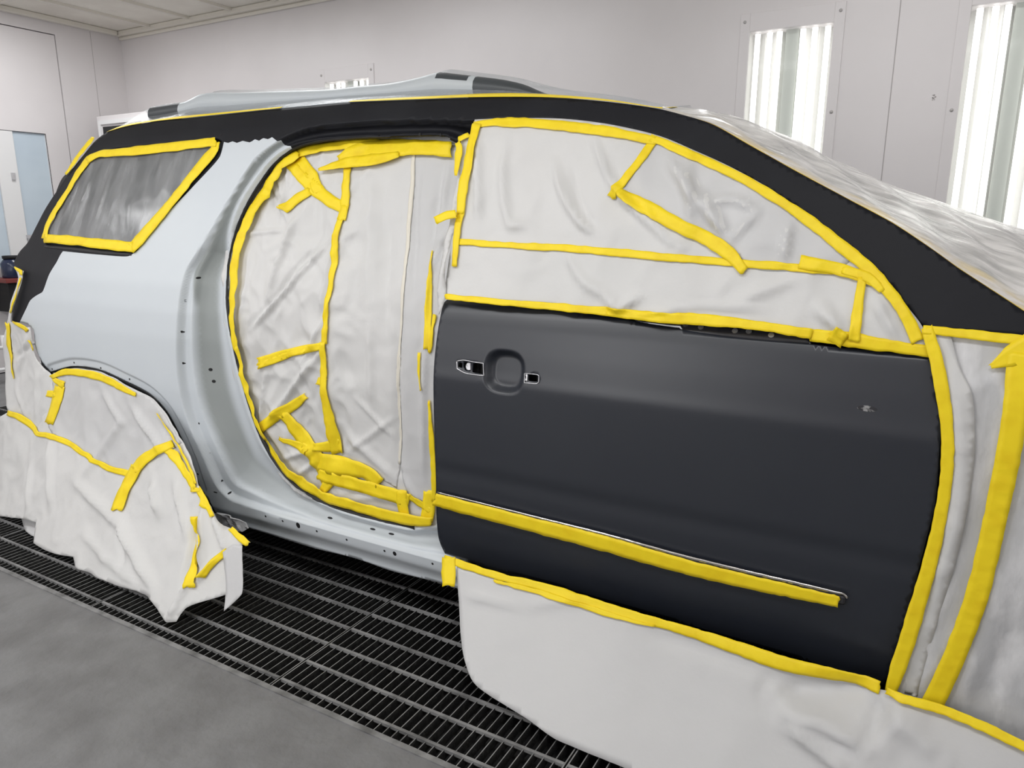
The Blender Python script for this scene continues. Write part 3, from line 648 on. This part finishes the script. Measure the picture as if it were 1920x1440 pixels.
# ================================================================ MASKING
# --- quarter window
t = thing('quarter_window_masking', 'clear film taped over the rear quarter window', 'plastic film', (-3.0, 1.9, 1.35))
HQ = height(.004, .0022, 2, [((150, 330), (110, 435), .02, .006), ((180, 310), (130, 440), .02, .006), ((215, 300), (170, 445), .018, .005), ((300, 430), (250, 470), .03, .006), ((245, 300), (240, 450), .015, .004), ((330, 400), (255, 440), .02, .006)])
sheet('film', [(160, 300), (187, 290), (405, 268), (408, 278), (258, 458), (245, 466), (90, 450), (88, 440), (110, 395), (150, 322)], S0, FILMQ, t, sp=.014, off=.001, thick=0, h=HQ)
tape([(166, 301), (187, 290), (250, 284), (330, 275), (400, 267), (409, 266)], [11, 15, 17, 17, 16], S0, t, off=.009)
tape([(410, 266), (405, 280), (360, 335), (310, 397), (262, 453), (248, 468)], [12, 18, 16, 15, 19, 18], S0, t, off=.009)
tape([(252, 463), (200, 458), (150, 452), (88, 446)], [20, 19, 17, 16], S0, t, off=.009)
tape([(86, 448), (92, 425), (106, 398), (130, 358), (152, 322), (170, 298)], [10, 9, 9, 8, 11, 12], S0, t, off=.009)

# --- rear door opening
OPS = lambda x, z: TP(z)+plan(x)+.086
CR_O = [((520, 330), (545, 420), .02, .010), ((500, 350), (520, 400), .02, -.010), ((545, 430), (450, 440), .015, .006), ((560, 400), (500, 560), .03, .012), ((640, 430), (470, 620), .02, .010), ((600, 450), (480, 600), .02, -.008), ((545, 300), (530, 420), .02, .008),
        ((625, 560), (560, 700), .02, .006), ((610, 650), (500, 800), .03, .012), ((500, 690), (490, 790), .02, .008), ((530, 860), (600, 840), .02, .006), ((620, 470), (600, 590), .02, .006), ((560, 890), (600, 860), .02, .008), ((470, 470), (450, 600), .02, .006), ((655, 935), (740, 930), .03, .004)]
CR_O = [(a, b_, w*.8, h_*2.0) for a, b_, w, h_ in CR_O]+[((700, 300), (690, 560), .05, .016), ((640, 800), (745, 900), .03, .012), ((745, 560), (750, 880), .03, -.014), ((730, 400), (720, 640), .05, -.016), ((665, 740), (740, 820), .015, .010), ((650, 850), (745, 780), .015, .009), ((690, 600), (700, 760), .025, .012),
        ((845, 300), (800, 560), .02, .014), ((830, 310), (790, 700), .03, -.014), ((800, 520), (795, 900), .02, .014), ((838, 430), (812, 500), .015, .012), ((760, 900), (790, 940), .02, .010), ((815, 600), (835, 720), .02, .010), ((785, 300), (775, 560), .02, -.010)]
HOa = height(.009, .0095, 1, CR_O, OPS, smalls=12); HOb = height(.009, .0028, 1, CR_O, OPS, smalls=12); _xl = hit([(640, 600)], OPS)[0, 0]
def HO(x, z): k = smooth01((x-_xl)/.08); return HOa(x, z)*(1-k)+HOb(x, z)*k
t = thing('rear_door_masking', 'white masking paper taped across the open rear doorway', 'masking paper', (-1.7, 1.8, .9))
def _out(p, k=11): d = np.array(p, float)-(670, 620); return tuple(np.array(p)+d/np.linalg.norm(d)*k)
OPEN = [(868, 256)]+[_out(p) for p in O_PX[1:-1]]+[(850, 985), (850, 700), (850, 570), (860, 450), (872, 340)]
sheet('paper_sheet', OPEN, OPS, PAPER, t, sp=.009, thick=.0008, h=HO)
sheet('paper_sheet', [(655, 295), (700, 282), (777, 272), (777, 330), (768, 450), (757, 560), (745, 690), (745, 720), (750, 790), (750, 870), (745, 915), (700, 888), (640, 868), (622, 780), (612, 640), (626, 500), (652, 390)], OPS, PAPER, t, sp=.011, thick=.0008, off=.002, h=HO)
sheet('paper_sheet', [(772, 272), (860, 280), (868, 300), (860, 450), (852, 570), (850, 700), (850, 940), (818, 945), (770, 935), (752, 880), (747, 800), (742, 700), (755, 560), (766, 450), (774, 340)], OPS, PAPER2, t, sp=.011, thick=.0008, off=.003, h=HO)
tape([(777, 285), (773, 360), (766, 450), (756, 560), (745, 690), (749, 790), (749, 870)], [6, 8, 6, 5, 5, 4, 3], OPS, t, m=CREAMP, name='paper_edge', off=.005, h=HO, rag=.4, label='cream folded edge of the sheet')
def T(line, w, **k): return tape(line, w, OPS, t, h=HO, off=k.pop('off', .006), **k)
T([(556, 291), (600, 277), (670, 271), (745, 270)], [16, 18, 20, 16], off=.013)
T([(640, 300), (680, 285), (740, 277), (800, 277), (852, 281)], [14, 34, 32, 28, 30], off=.016)
T([(605, 319), (650, 307), (700, 301), (752, 290)], [4, 20, 22, 12], off=.020)
OPR = lambda x, z: OPS(x, z)-.016
tape([(562, 288), (527, 316), (497, 360), (464, 420), (447, 480), (438, 540), (437, 600), (445, 660)], [17, 15, 15, 14, 12, 12, 11, 9], OPR, t, h=HO, off=.005)
tape([(444, 650), (457, 700), (476, 765), (500, 825)], [9, 8, 7, 8], OPR, t, h=HO, off=.005)
tape([(496, 815), (522, 862), (556, 896), (598, 926), (650, 943), (720, 963), (790, 976), (812, 977)], [8, 12, 16, 18, 18, 20, 22, 16], OPR, t, h=HO, off=.005)
T([(549, 306), (575, 335), (600, 358), (622, 375), (652, 393)], [20, 22, 26, 24, 22])
T([(562, 296), (585, 322), (600, 362)], [22, 20, 18]); T([(586, 358), (562, 372), (539, 394)], [16, 17, 16])
T([(656, 312), (653, 360), (645, 412)], [14, 15, 16], off=.0085); T([(650, 385), (634, 455), (625, 520), (616, 580), (613, 645)], [11, 11, 10, 9, 10], off=.0085)
T([(486, 680), (540, 662), (612, 647)], [20, 16, 14]); T([(487, 686), (535, 668), (575, 655)], [12, 12, 8])
T([(610, 640), (612, 700), (618, 760), (632, 850)], [8, 12, 18, 20], off=.0085); T([(600, 712), (616, 716)], [14, 14], off=.0085)
T([(488, 806), (520, 780), (548, 763), (578, 740)], [18, 20, 18, 12]); T([(535, 775), (562, 812), (590, 850), (620, 905)], [18, 22, 28, 30])
T([(528, 820), (580, 842)], [8, 16]); T([(590, 838), (636, 836)], [14, 26], off=.0085)
T([(600, 866), (640, 874), (690, 885), (716, 905)], [34, 36, 28, 24], off=.0085); T([(596, 888), (660, 905), (720, 920), (772, 936)], [20, 24, 24, 24], off=.0085)
T([(622, 900), (608, 918), (594, 938)], [20, 18, 20]); T([(757, 918), (760, 950), (765, 975)], [22, 18, 22], off=.0085); T([(770, 925), (795, 945), (812, 960)], [10, 10, 8], off=.0085)
T([(806, 920), (806, 945), (803, 978)], [20, 22, 24], off=.0085)
T([(813, 470), (806, 530), (803, 600), (806, 655)], [3, 8, 12, 12], off=.0085); T([(789, 660), (789, 700), (796, 730)], [4, 5, 4], off=.0085)
T([(809, 750), (813, 820), (815, 880), (814, 940)], [4, 9, 9, 8], off=.0085); T([(816, 590), (809, 660)], [8, 6], off=.0085)

# --- front window
FW = lambda x, z: TP(z)+plan(x)-.004
t = thing('front_window_masking', 'white masking paper taped over the whole front side window', 'masking paper', (-.7, 1.85, 1.3))
CRW = [([(1040, 300), (1060, 370), (1095, 420), (1130, 440)], 0, .022, .014), ([(1070, 300), (1085, 370), (1130, 450)], 0, .02, -.008), ([(950, 270), (945, 360), (955, 420), (1000, 425)], 0, .03, .010), ([(1110, 250), (1150, 340), (1250, 450)], 0, .02, .012), ([(1210, 380), (1260, 455), (1310, 470)], 0, .012, .006),
       ([(1250, 290), (1330, 400), (1370, 450)], 0, .03, .014), ([(1320, 360), (1365, 440)], 0, .015, .010), ([(1420, 400), (1370, 450)], 0, .02, .008), ([(1330, 380), (1380, 375), (1420, 395)], 0, .02, .010), ([(1480, 420), (1470, 490)], 0, .02, .010), ([(1290, 300), (1300, 420)], 0, .03, .010),
       ([(1140, 560), (1160, 580), (1200, 555)], 0, .02, .010), ([(1060, 470), (1090, 520), (1150, 560)], 0, .03, .008), ([(1540, 580), (1580, 620)], 0, .03, .014), ([(1640, 560), (1680, 630)], 0, .02, .010), ([(1390, 560), (1500, 520)], 0, .03, .006), ([(1200, 590), (1300, 575), (1440, 580)], 0, .012, .006), ([(900, 250), (900, 420)], 0, .03, .010)]
CRW = [(a, b_, w*.8, h_*1.9) for a, b_, w, h_ in CRW]
HW = height(.012, .0052, 3, CRW, FW, bigs=(5, 2.2), smalls=9)
WOUT = [(890, 224), (973, 221), (1073, 224), (1173, 239), (1240, 256), (1307, 284), (1373, 314), (1440, 351), (1513, 401), (1613, 482), (1640, 502), (1673, 537), (1700, 573), (1728, 610), (1742, 640), (1743, 666), (1600, 648), (1520, 636), (1480, 622), (1440, 618), (1240, 602), (1140, 590), (1000, 570), (834, 558), (838, 500), (850, 450), (862, 380), (876, 300)]
sheet('paper_sheet', WOUT, FW, PAPER, t, sp=.012, thick=.0008, h=HW, off=.002)
sheet('paper_sheet', [(1228, 262), (1307, 292), (1440, 362), (1500, 402), (1600, 484), (1580, 500), (1420, 505), (1385, 480), (1280, 425), (1165, 362)], FW, PAPER2, t, sp=.012, thick=.0008, h=HW, off=.0035)
def T(line, w, **k): return tape(line, w, FW, t, h=HW, off=k.pop('off', .0065), **k)
T([(892, 234), (930, 230), (980, 230), (1080, 239), (1160, 250), (1232, 265)], [10, 17, 18, 20, 18, 16])
T([(1222, 258), (1300, 291), (1373, 324), (1440, 361), (1510, 408), (1575, 459), (1635, 508), (1667, 545), (1697, 588), (1722, 640)], [14, 17, 17, 18, 19, 22, 24, 24, 22, 26])
T([(898, 232), (888, 290), (876, 345), (868, 400)], [16, 20, 17, 15], off=.009); T([(872, 380), (861, 440), (852, 500)], [14, 12, 8], off=.009)
T([(862, 453), (930, 458), (1000, 462), (1080, 466), (1180, 475), (1280, 484), (1400, 494), (1500, 502), (1560, 508)], [12, 12, 13, 14, 15, 14, 14, 16, 14])
T([(1500, 490), (1555, 500), (1600, 512), (1650, 535)], [26, 24, 22, 14], off=.009)
T([(1226, 266), (1190, 318), (1150, 370)], [14, 14, 15]); T([(1166, 360), (1215, 388), (1280, 424), (1340, 455), (1375, 480), (1398, 508)], [16, 26, 27, 26, 28, 18], off=.009)
T([(1618, 520), (1610, 570), (1602, 640)], [16, 19, 20], off=.009); T([(1580, 505), (1630, 520), (1655, 545)], [14, 20, 12], off=.009)
T([(836, 556), (920, 563), (1000, 571), (1080, 578), (1160, 585)], [10, 11, 13, 15, 17]); T([(1140, 583), (1240, 594), (1340, 600), (1440, 612), (1522, 626)], [16, 20, 22, 17, 20], off=.009)
T([(1518, 628), (1580, 634), (1640, 644), (1745, 660)], [22, 30, 24, 22]); T([(1560, 622), (1585, 640)], [34, 30], off=.009)
# small folded piece between window and doorway papers
sheet('paper_sheet', [(866, 262), (884, 250), (892, 232), (878, 330), (862, 400), (846, 460), (838, 520), (836, 556), (822, 590), (820, 560), (826, 500), (838, 440), (850, 390), (862, 320)], FW, PAPER, t, sp=.010, thick=.0008, off=.002, h=height(.004, .005, 9, [((860, 300), (830, 560), .02, .010), ((845, 470), (820, 560), .02, .012)], FW))
T([(862, 268), (866, 275), (861, 330)], [8, 14, 5], off=.010); T([(864, 262), (884, 254)], [10, 9], off=.010); T([(827, 414), (845, 405), (867, 401)], [15, 15, 16], off=.024)

# --- tape on the moulding
o = tape([(818, 934), (833, 938), (1000, 981), (1140, 1017.5), (1280, 1057.5), (1480, 1104), (1566, 1123), (1573, 1124.5)], [23, 25, 28, 29.5, 28.5, 27, 24, 20], SD, None, off=.0105, name='masking_tape', thick=.001, hs=0)
tag(o, 'straight yellow tape stuck along the low moulding of the black door', 'masking tape')

# --- rear wheel and rear corner paper, hanging out to the grates
def standoff(x): return np.interp(x, [-3.7, -3.4, -3.14, -2.9, -2.6, -2.1, -1.9], [.25, .27, .29, .30, .335, .385, .36])
def SW(x, z): return TP(z)+plan(x)-.012-standoff(x)*np.clip((.80-z)/.80, 0, 1.3)**1.6
t = thing('rear_wheel_masking', 'white masking paper covering the rear wheel and hanging to the grates', 'masking paper', (-2.6, 1.6, .0))
CRR = [((250, 760), (310, 850), .03, .014), ((300, 790), (345, 880), .02, -.012), ((190, 730), (240, 800), .03, .008), ((215, 950), (290, 1120), .04, .016), ((225, 970), (230, 1070), .03, -.012), ((375, 960), (340, 1120), .03, -.018), ((330, 900), (350, 1000), .03, .016), ((290, 900), (300, 960), .03, .016), ((140, 900), (240, 1000), .04, .012), ((100, 820), (95, 950), .04, .014), ((60, 860), (50, 960), .04, .010), ((360, 1080), (320, 1160), .03, .018), ((385, 930), (380, 1080), .02, .020), ((400, 960), (430, 1040), .03, .016), ((410, 1040), (370, 1090), .02, .014), ((240, 780), (150, 900), .05, .010), ((150, 1000), (270, 1110), .03, .008)]
CRR = [(a, b_, w*.8, h_*1.7) for a, b_, w, h_ in CRR]
HR_ = height(.013, .0055, 8, CRR, SW, bigs=(4.5, 3), smalls=10)
WHEEL = [(97, 702), (133, 691), (187, 698), (233, 718), (283, 744), (310, 771), (333, 811), (357, 864), (373, 910), (388, 935), (405, 962), (420, 985), (445, 1000), (468, 1018), (452, 1022), (440, 1060), (425, 1114), (350, 1140), (332, 1165), (310, 1164), (283, 1128), (200, 1090), (137, 1065), (135, 1045), (80, 1030), (62, 1018), (64, 980), (40, 974), (-30, 966), (-30, 800), (0, 782), (20, 770), (60, 790), (90, 770), (98, 740)]
sheet('paper_sheet', WHEEL, SW, PAPER, t, sp=.013, thick=.0008, h=HR_, zmin=.004, pstep=9)
sheet('paper_sheet', [(98, 700), (133, 692), (187, 699), (233, 719), (283, 745), (310, 775), (340, 830), (310, 850), (262, 875), (243, 893), (200, 876), (150, 845), (110, 820), (95, 800), (100, 740)], SW, PAPER2, t, sp=.013, thick=.0008, off=.002, h=HR_)
sheet('paper_sheet', [(418, 1035), (440, 1020), (456, 1022), (452, 1115), (437, 1130), (418, 1147), (423, 1090)], lambda x, z: SW(x, z)-.03, PAPER2, t, sp=.012, thick=.0008, h=height(.008, .002, 11, (), SW), zmin=.004)['label'] = 'narrow loose strip of paper hanging beside the wheel'
sheet('paper_sheet', [(40, 972), (66, 978), (66, 1008), (58, 1006), (48, 996)], lambda x, z: SW(x, z)+.05, PAPER2, t, sp=.014, thick=.0008, zmin=.004)
def T(line, w, **k): return tape(line, w, SW, t, h=HR_, off=k.pop('off', .006), **k)
T([(97, 707), (120, 698), (150, 698), (187, 706), (225, 722), (262, 738)], [8, 12, 14, 13, 13, 8])
T([(312, 838), (335, 862), (352, 890), (367, 915)], [10, 14, 14, 12]); T([(300, 772), (330, 820), (352, 866), (370, 905)], [2, 3, 4, 7], off=.008)
T([(115, 722), (108, 760), (96, 792)], [20, 18, 18]); T([(100, 709), (122, 722)], [6, 14]); T([(79, 737), (106, 738)], [12, 13]); 
T([(18, 773), (40, 780), (60, 800), (72, 812), (98, 815), (120, 826), (160, 848), (200, 875), (240, 889)], [10, 12, 10, 9, 9, 9, 10, 11, 12])
T([(327, 830), (300, 843), (270, 862), (250, 882)], [16, 18, 18, 20], off=.008); T([(255, 875), (238, 910), (222, 956)], [24, 20, 18], off=.008)
T([(373, 967), (374, 1010), (368, 1060), (364, 1097)], [20, 23, 20, 16], off=.008); T([(376, 915), (390, 940), (404, 966)], [10, 12, 10]); T([(360, 918), (380, 916)], [8, 8])
T([(432, 990), (450, 1005), (467, 1019)], [10, 12, 10], off=.008); T([(384, 1078), (405, 1050), (432, 1030)], [10, 12, 12], off=.008)
# rear bumper corner
SB = lambda x, z: TP(z)+plan(x)-.010-standoff(x)*np.clip((.80-z)/.80, 0, 1.3)**1.6*.9
t = thing('rear_corner_masking', 'white masking paper wrapped around the rear bumper corner', 'masking paper', (-3.6, 1.8, .3))
CRB = [((60, 625), (35, 700), .03, .016), ((62, 650), (30, 670), .02, -.012), ((25, 610), (28, 700), .02, .010), ((75, 690), (70, 790), .03, .012), ((30, 720), (50, 780), .03, .010)]
HBm = height(.010, .004, 12, CRB, SB, smalls=12)
sheet('paper_sheet', [(30, 500), (45, 508), (43, 522), (38, 545), (30, 575), (23, 603), (50, 610), (61, 620), (66, 655), (80, 684), (98, 702), (105, 740), (98, 815), (72, 815), (50, 795), (20, 773), (14, 745), (10, 700), (8, 650), (11, 620), (20, 590), (28, 555), (36, 520)], SB, PAPER, t, sp=.013, thick=.0008, off=.006, h=HBm)
def T(line, w, **k): return tape(line, w, SB, t, h=HBm, off=k.pop('off', .010), **k)
T([(32, 501), (42, 508), (42, 516)], [4, 8, 5]); T([(30, 603), (45, 610), (58, 620)], [4, 8, 9]); T([(17, 605), (21, 640), (26, 690), (28, 710)], [9, 9, 6, 2]); T([(62, 638), (68, 655)], [4, 3]); T([(42, 520), (35, 550), (26, 585)], [2, 3, 3])
o = tape([(178, 258), (160, 280), (143, 303), (126, 327)], [7, 8, 7, 4], S0, None, off=.006, name='masking_tape'); tag(o, 'short yellow tape along the rear pillar edge beside the tailgate', 'masking tape')

# --- rocker / front skirt paper
def SK(x, z): return TP(z)+plan(x)-.014-.25*np.clip((.36-z)/.36, 0, 1.6)**1.25
t = thing('front_skirt_masking', 'wide grey masking paper hanging below the black front door to the grates', 'masking paper', (-.5, 1.6, .0))
CRK = [((1650, 1305), (1450, 1300), .05, -.035), ((1450, 1312), (1625, 1395), .030, .035), ((1470, 1350), (1600, 1450), .03, .030), ((1655, 1310), (1630, 1400), .03, -.02), ((1660, 1310), (1760, 1420), .04, .02), ((1600, 1440), (1700, 1330), .05, .018), ((870, 1110), (980, 1135), .02, .010), ((980, 1135), (1100, 1120), .03, .008), ((1200, 1180), (1500, 1280), .03, -.01)]
HK = height(.014, .0016, 14, CRK, SK, bigs=(3, 2.5), smalls=8)
sheet('paper_sheet', [(858, 1058), (860, 1098), (863, 1140), (867, 1200), (876, 1245), (890, 1278), (920, 1305), (980, 1345), (1040, 1388), (1080, 1405), (1150, 1432), (1190, 1450), (1300, 1500), (1990, 1500), (1990, 1420), (1920, 1390), (1850, 1360), (1770, 1328), (1720, 1312), (1655, 1300), (1480, 1248), (1280, 1185), (1140, 1142), (933, 1080)], SK, PAPER2, t, sp=.013, thick=.0008, h=HK, zmin=.004, pstep=9)
def T(line, w, **k): return tape(line, w, SK, t, h=HK, off=k.pop('off', .005), **k)
T([(844, 1042), (845, 1070), (844, 1096)], [26, 27, 24]); T([(836, 1046), (933, 1075), (1040, 1106), (1140, 1137), (1280, 1179), (1380, 1211), (1480, 1245), (1580, 1273), (1650, 1293)], [14, 14, 17, 20, 18, 24, 30, 30, 26])
T([(930, 1084), (1040, 1117), (1140, 1147), (1230, 1172)], [6, 10, 10, 4], off=.007)
T([(1662, 1292), (1700, 1303), (1760, 1322), (1840, 1355), (1930, 1396)], [14, 16, 18, 18, 18], off=.018)

# --- fender film and paper
SF = lambda x, z: TP(z)+plan(x)-.006
t = thing('fender_masking', 'grey film and paper taped over the front fender ahead of the door', 'masking paper', (.25, 1.75, .7))
CRF = [((1870, 700), (1920, 820), .03, .010), ((1900, 1000), (1800, 1330), .05, .010), ((1920, 1150), (1830, 1340), .04, -.01), ((1820, 730), (1880, 700), .02, .006), ((1780, 1180), (1730, 1290), .02, .008)]
HF = height(.006, .002, 16, CRF, SF, smalls=9)
sheet('film', [(1735, 612), (1813, 618), (1990, 640), (1990, 1440), (1920, 1406), (1840, 1368), (1760, 1332), (1662, 1302), (1680, 1235), (1712, 1125), (1745, 1000), (1764, 900), (1768, 790), (1752, 690)], SF, FILMF, t, sp=.014, thick=0, h=HF)
sheet('paper_sheet', [(1740, 618), (1780, 618), (1800, 690), (1820, 730), (1828, 830), (1818, 930), (1795, 1040), (1762, 1150), (1725, 1280), (1720, 1305), (1666, 1290), (1690, 1210), (1722, 1110), (1755, 1000), (1772, 900), (1776, 790), (1760, 690)], SF, PAPER, t, sp=.012, thick=.0008, off=.006, h=height(.006, .003, 18, [([(1790, 700), (1800, 850), (1790, 960), (1750, 1120)], 0, .015, .012), ([(1805, 740), (1812, 850), (1800, 960), (1730, 1200)], 0, .012, .010)], SF))
sheet('fender_panel', [(1735, 600), (1990, 625), (1990, 1440), (1662, 1290), (1700, 1180), (1768, 860), (1760, 700)], lambda x, z: S0(x, z)+.014, PRIMER, car, sp=.03, thick=.004)
def T(line, w, **k): return tape(line, w, SF, t, h=FLAT, off=k.pop('off', .013), **k)
T([(1738, 612), (1752, 660), (1768, 740), (1776, 810), (1775, 880), (1764, 960), (1749, 1030), (1724, 1120), (1700, 1200), (1680, 1260), (1668, 1296)], [22, 26, 26, 24, 24, 25, 27, 30, 32, 32, 22])
T([(1730, 616), (1800, 623), (1930, 638)], [16, 18, 20]); T([(1856, 684), (1885, 670), (1935, 645)], [8, 40, 52], off=.016)
T([(1912, 660), (1903, 760), (1885, 870), (1862, 980), (1834, 1100), (1795, 1210), (1746, 1318)], [50, 47, 46, 44, 44, 42, 42], off=.016)
# paper and tape from the rear window side
# ================================================================ LIGHT
def area(name, loc, rot, sx, sy, e, col=(.985, .99, 1)):
    l = bpy.data.lights.new(name, 'AREA'); l.shape = 'RECTANGLE'; l.size = sx; l.size_y = sy; l.energy = e; l.color = col
    o = bpy.data.objects.new(name, l); COL.objects.link(o); o.location = loc; o.rotation_euler = rot; return o
# booth lamps on the near wall and in the ceiling along it
for xk, e in ((-5.4, 5), (-3.7, 9), (-2.0, 27)): area('near_wall_lamp', (xk, YN+.02, 1.75), (math.radians(90), 0, 0), .46, 1.45, e)
for xk, e in ((-5.8, 27), (-3.9, 26), (-2.0, 31), (-.1, 29)): area('ceiling_lamp', (xk, .1, ZC-.035), (0, 0, 0), 1.3, .50, e)
for xk, e in ((-5.7, 36), (-3.3, 27), (-.2, 22), (1.8, 14)): area('ceiling_lamp', (xk, 3.3, ZC-.035), (0, 0, 0), 1.3, .4, e)
area('right_fill_light', (XR-.02, -.5, 1.6), (math.radians(90), 0, math.radians(90)), .46, 1.45, 16)  # added fill light with no fixture, brightens the tape on the right
w = bpy.data.worlds.new('world'); bpy.context.scene.world = w; w.use_nodes = True
w.node_tree.nodes['Background'].inputs[0].default_value = (.6, .6, .62, 1); w.node_tree.nodes['Background'].inputs[1].default_value = .05
vs = bpy.context.scene.view_settings; vs.view_transform = 'Standard'; vs.look = 'None'; vs.exposure = -0.32; vs.gamma = 1; vs.use_curve_mapping = False
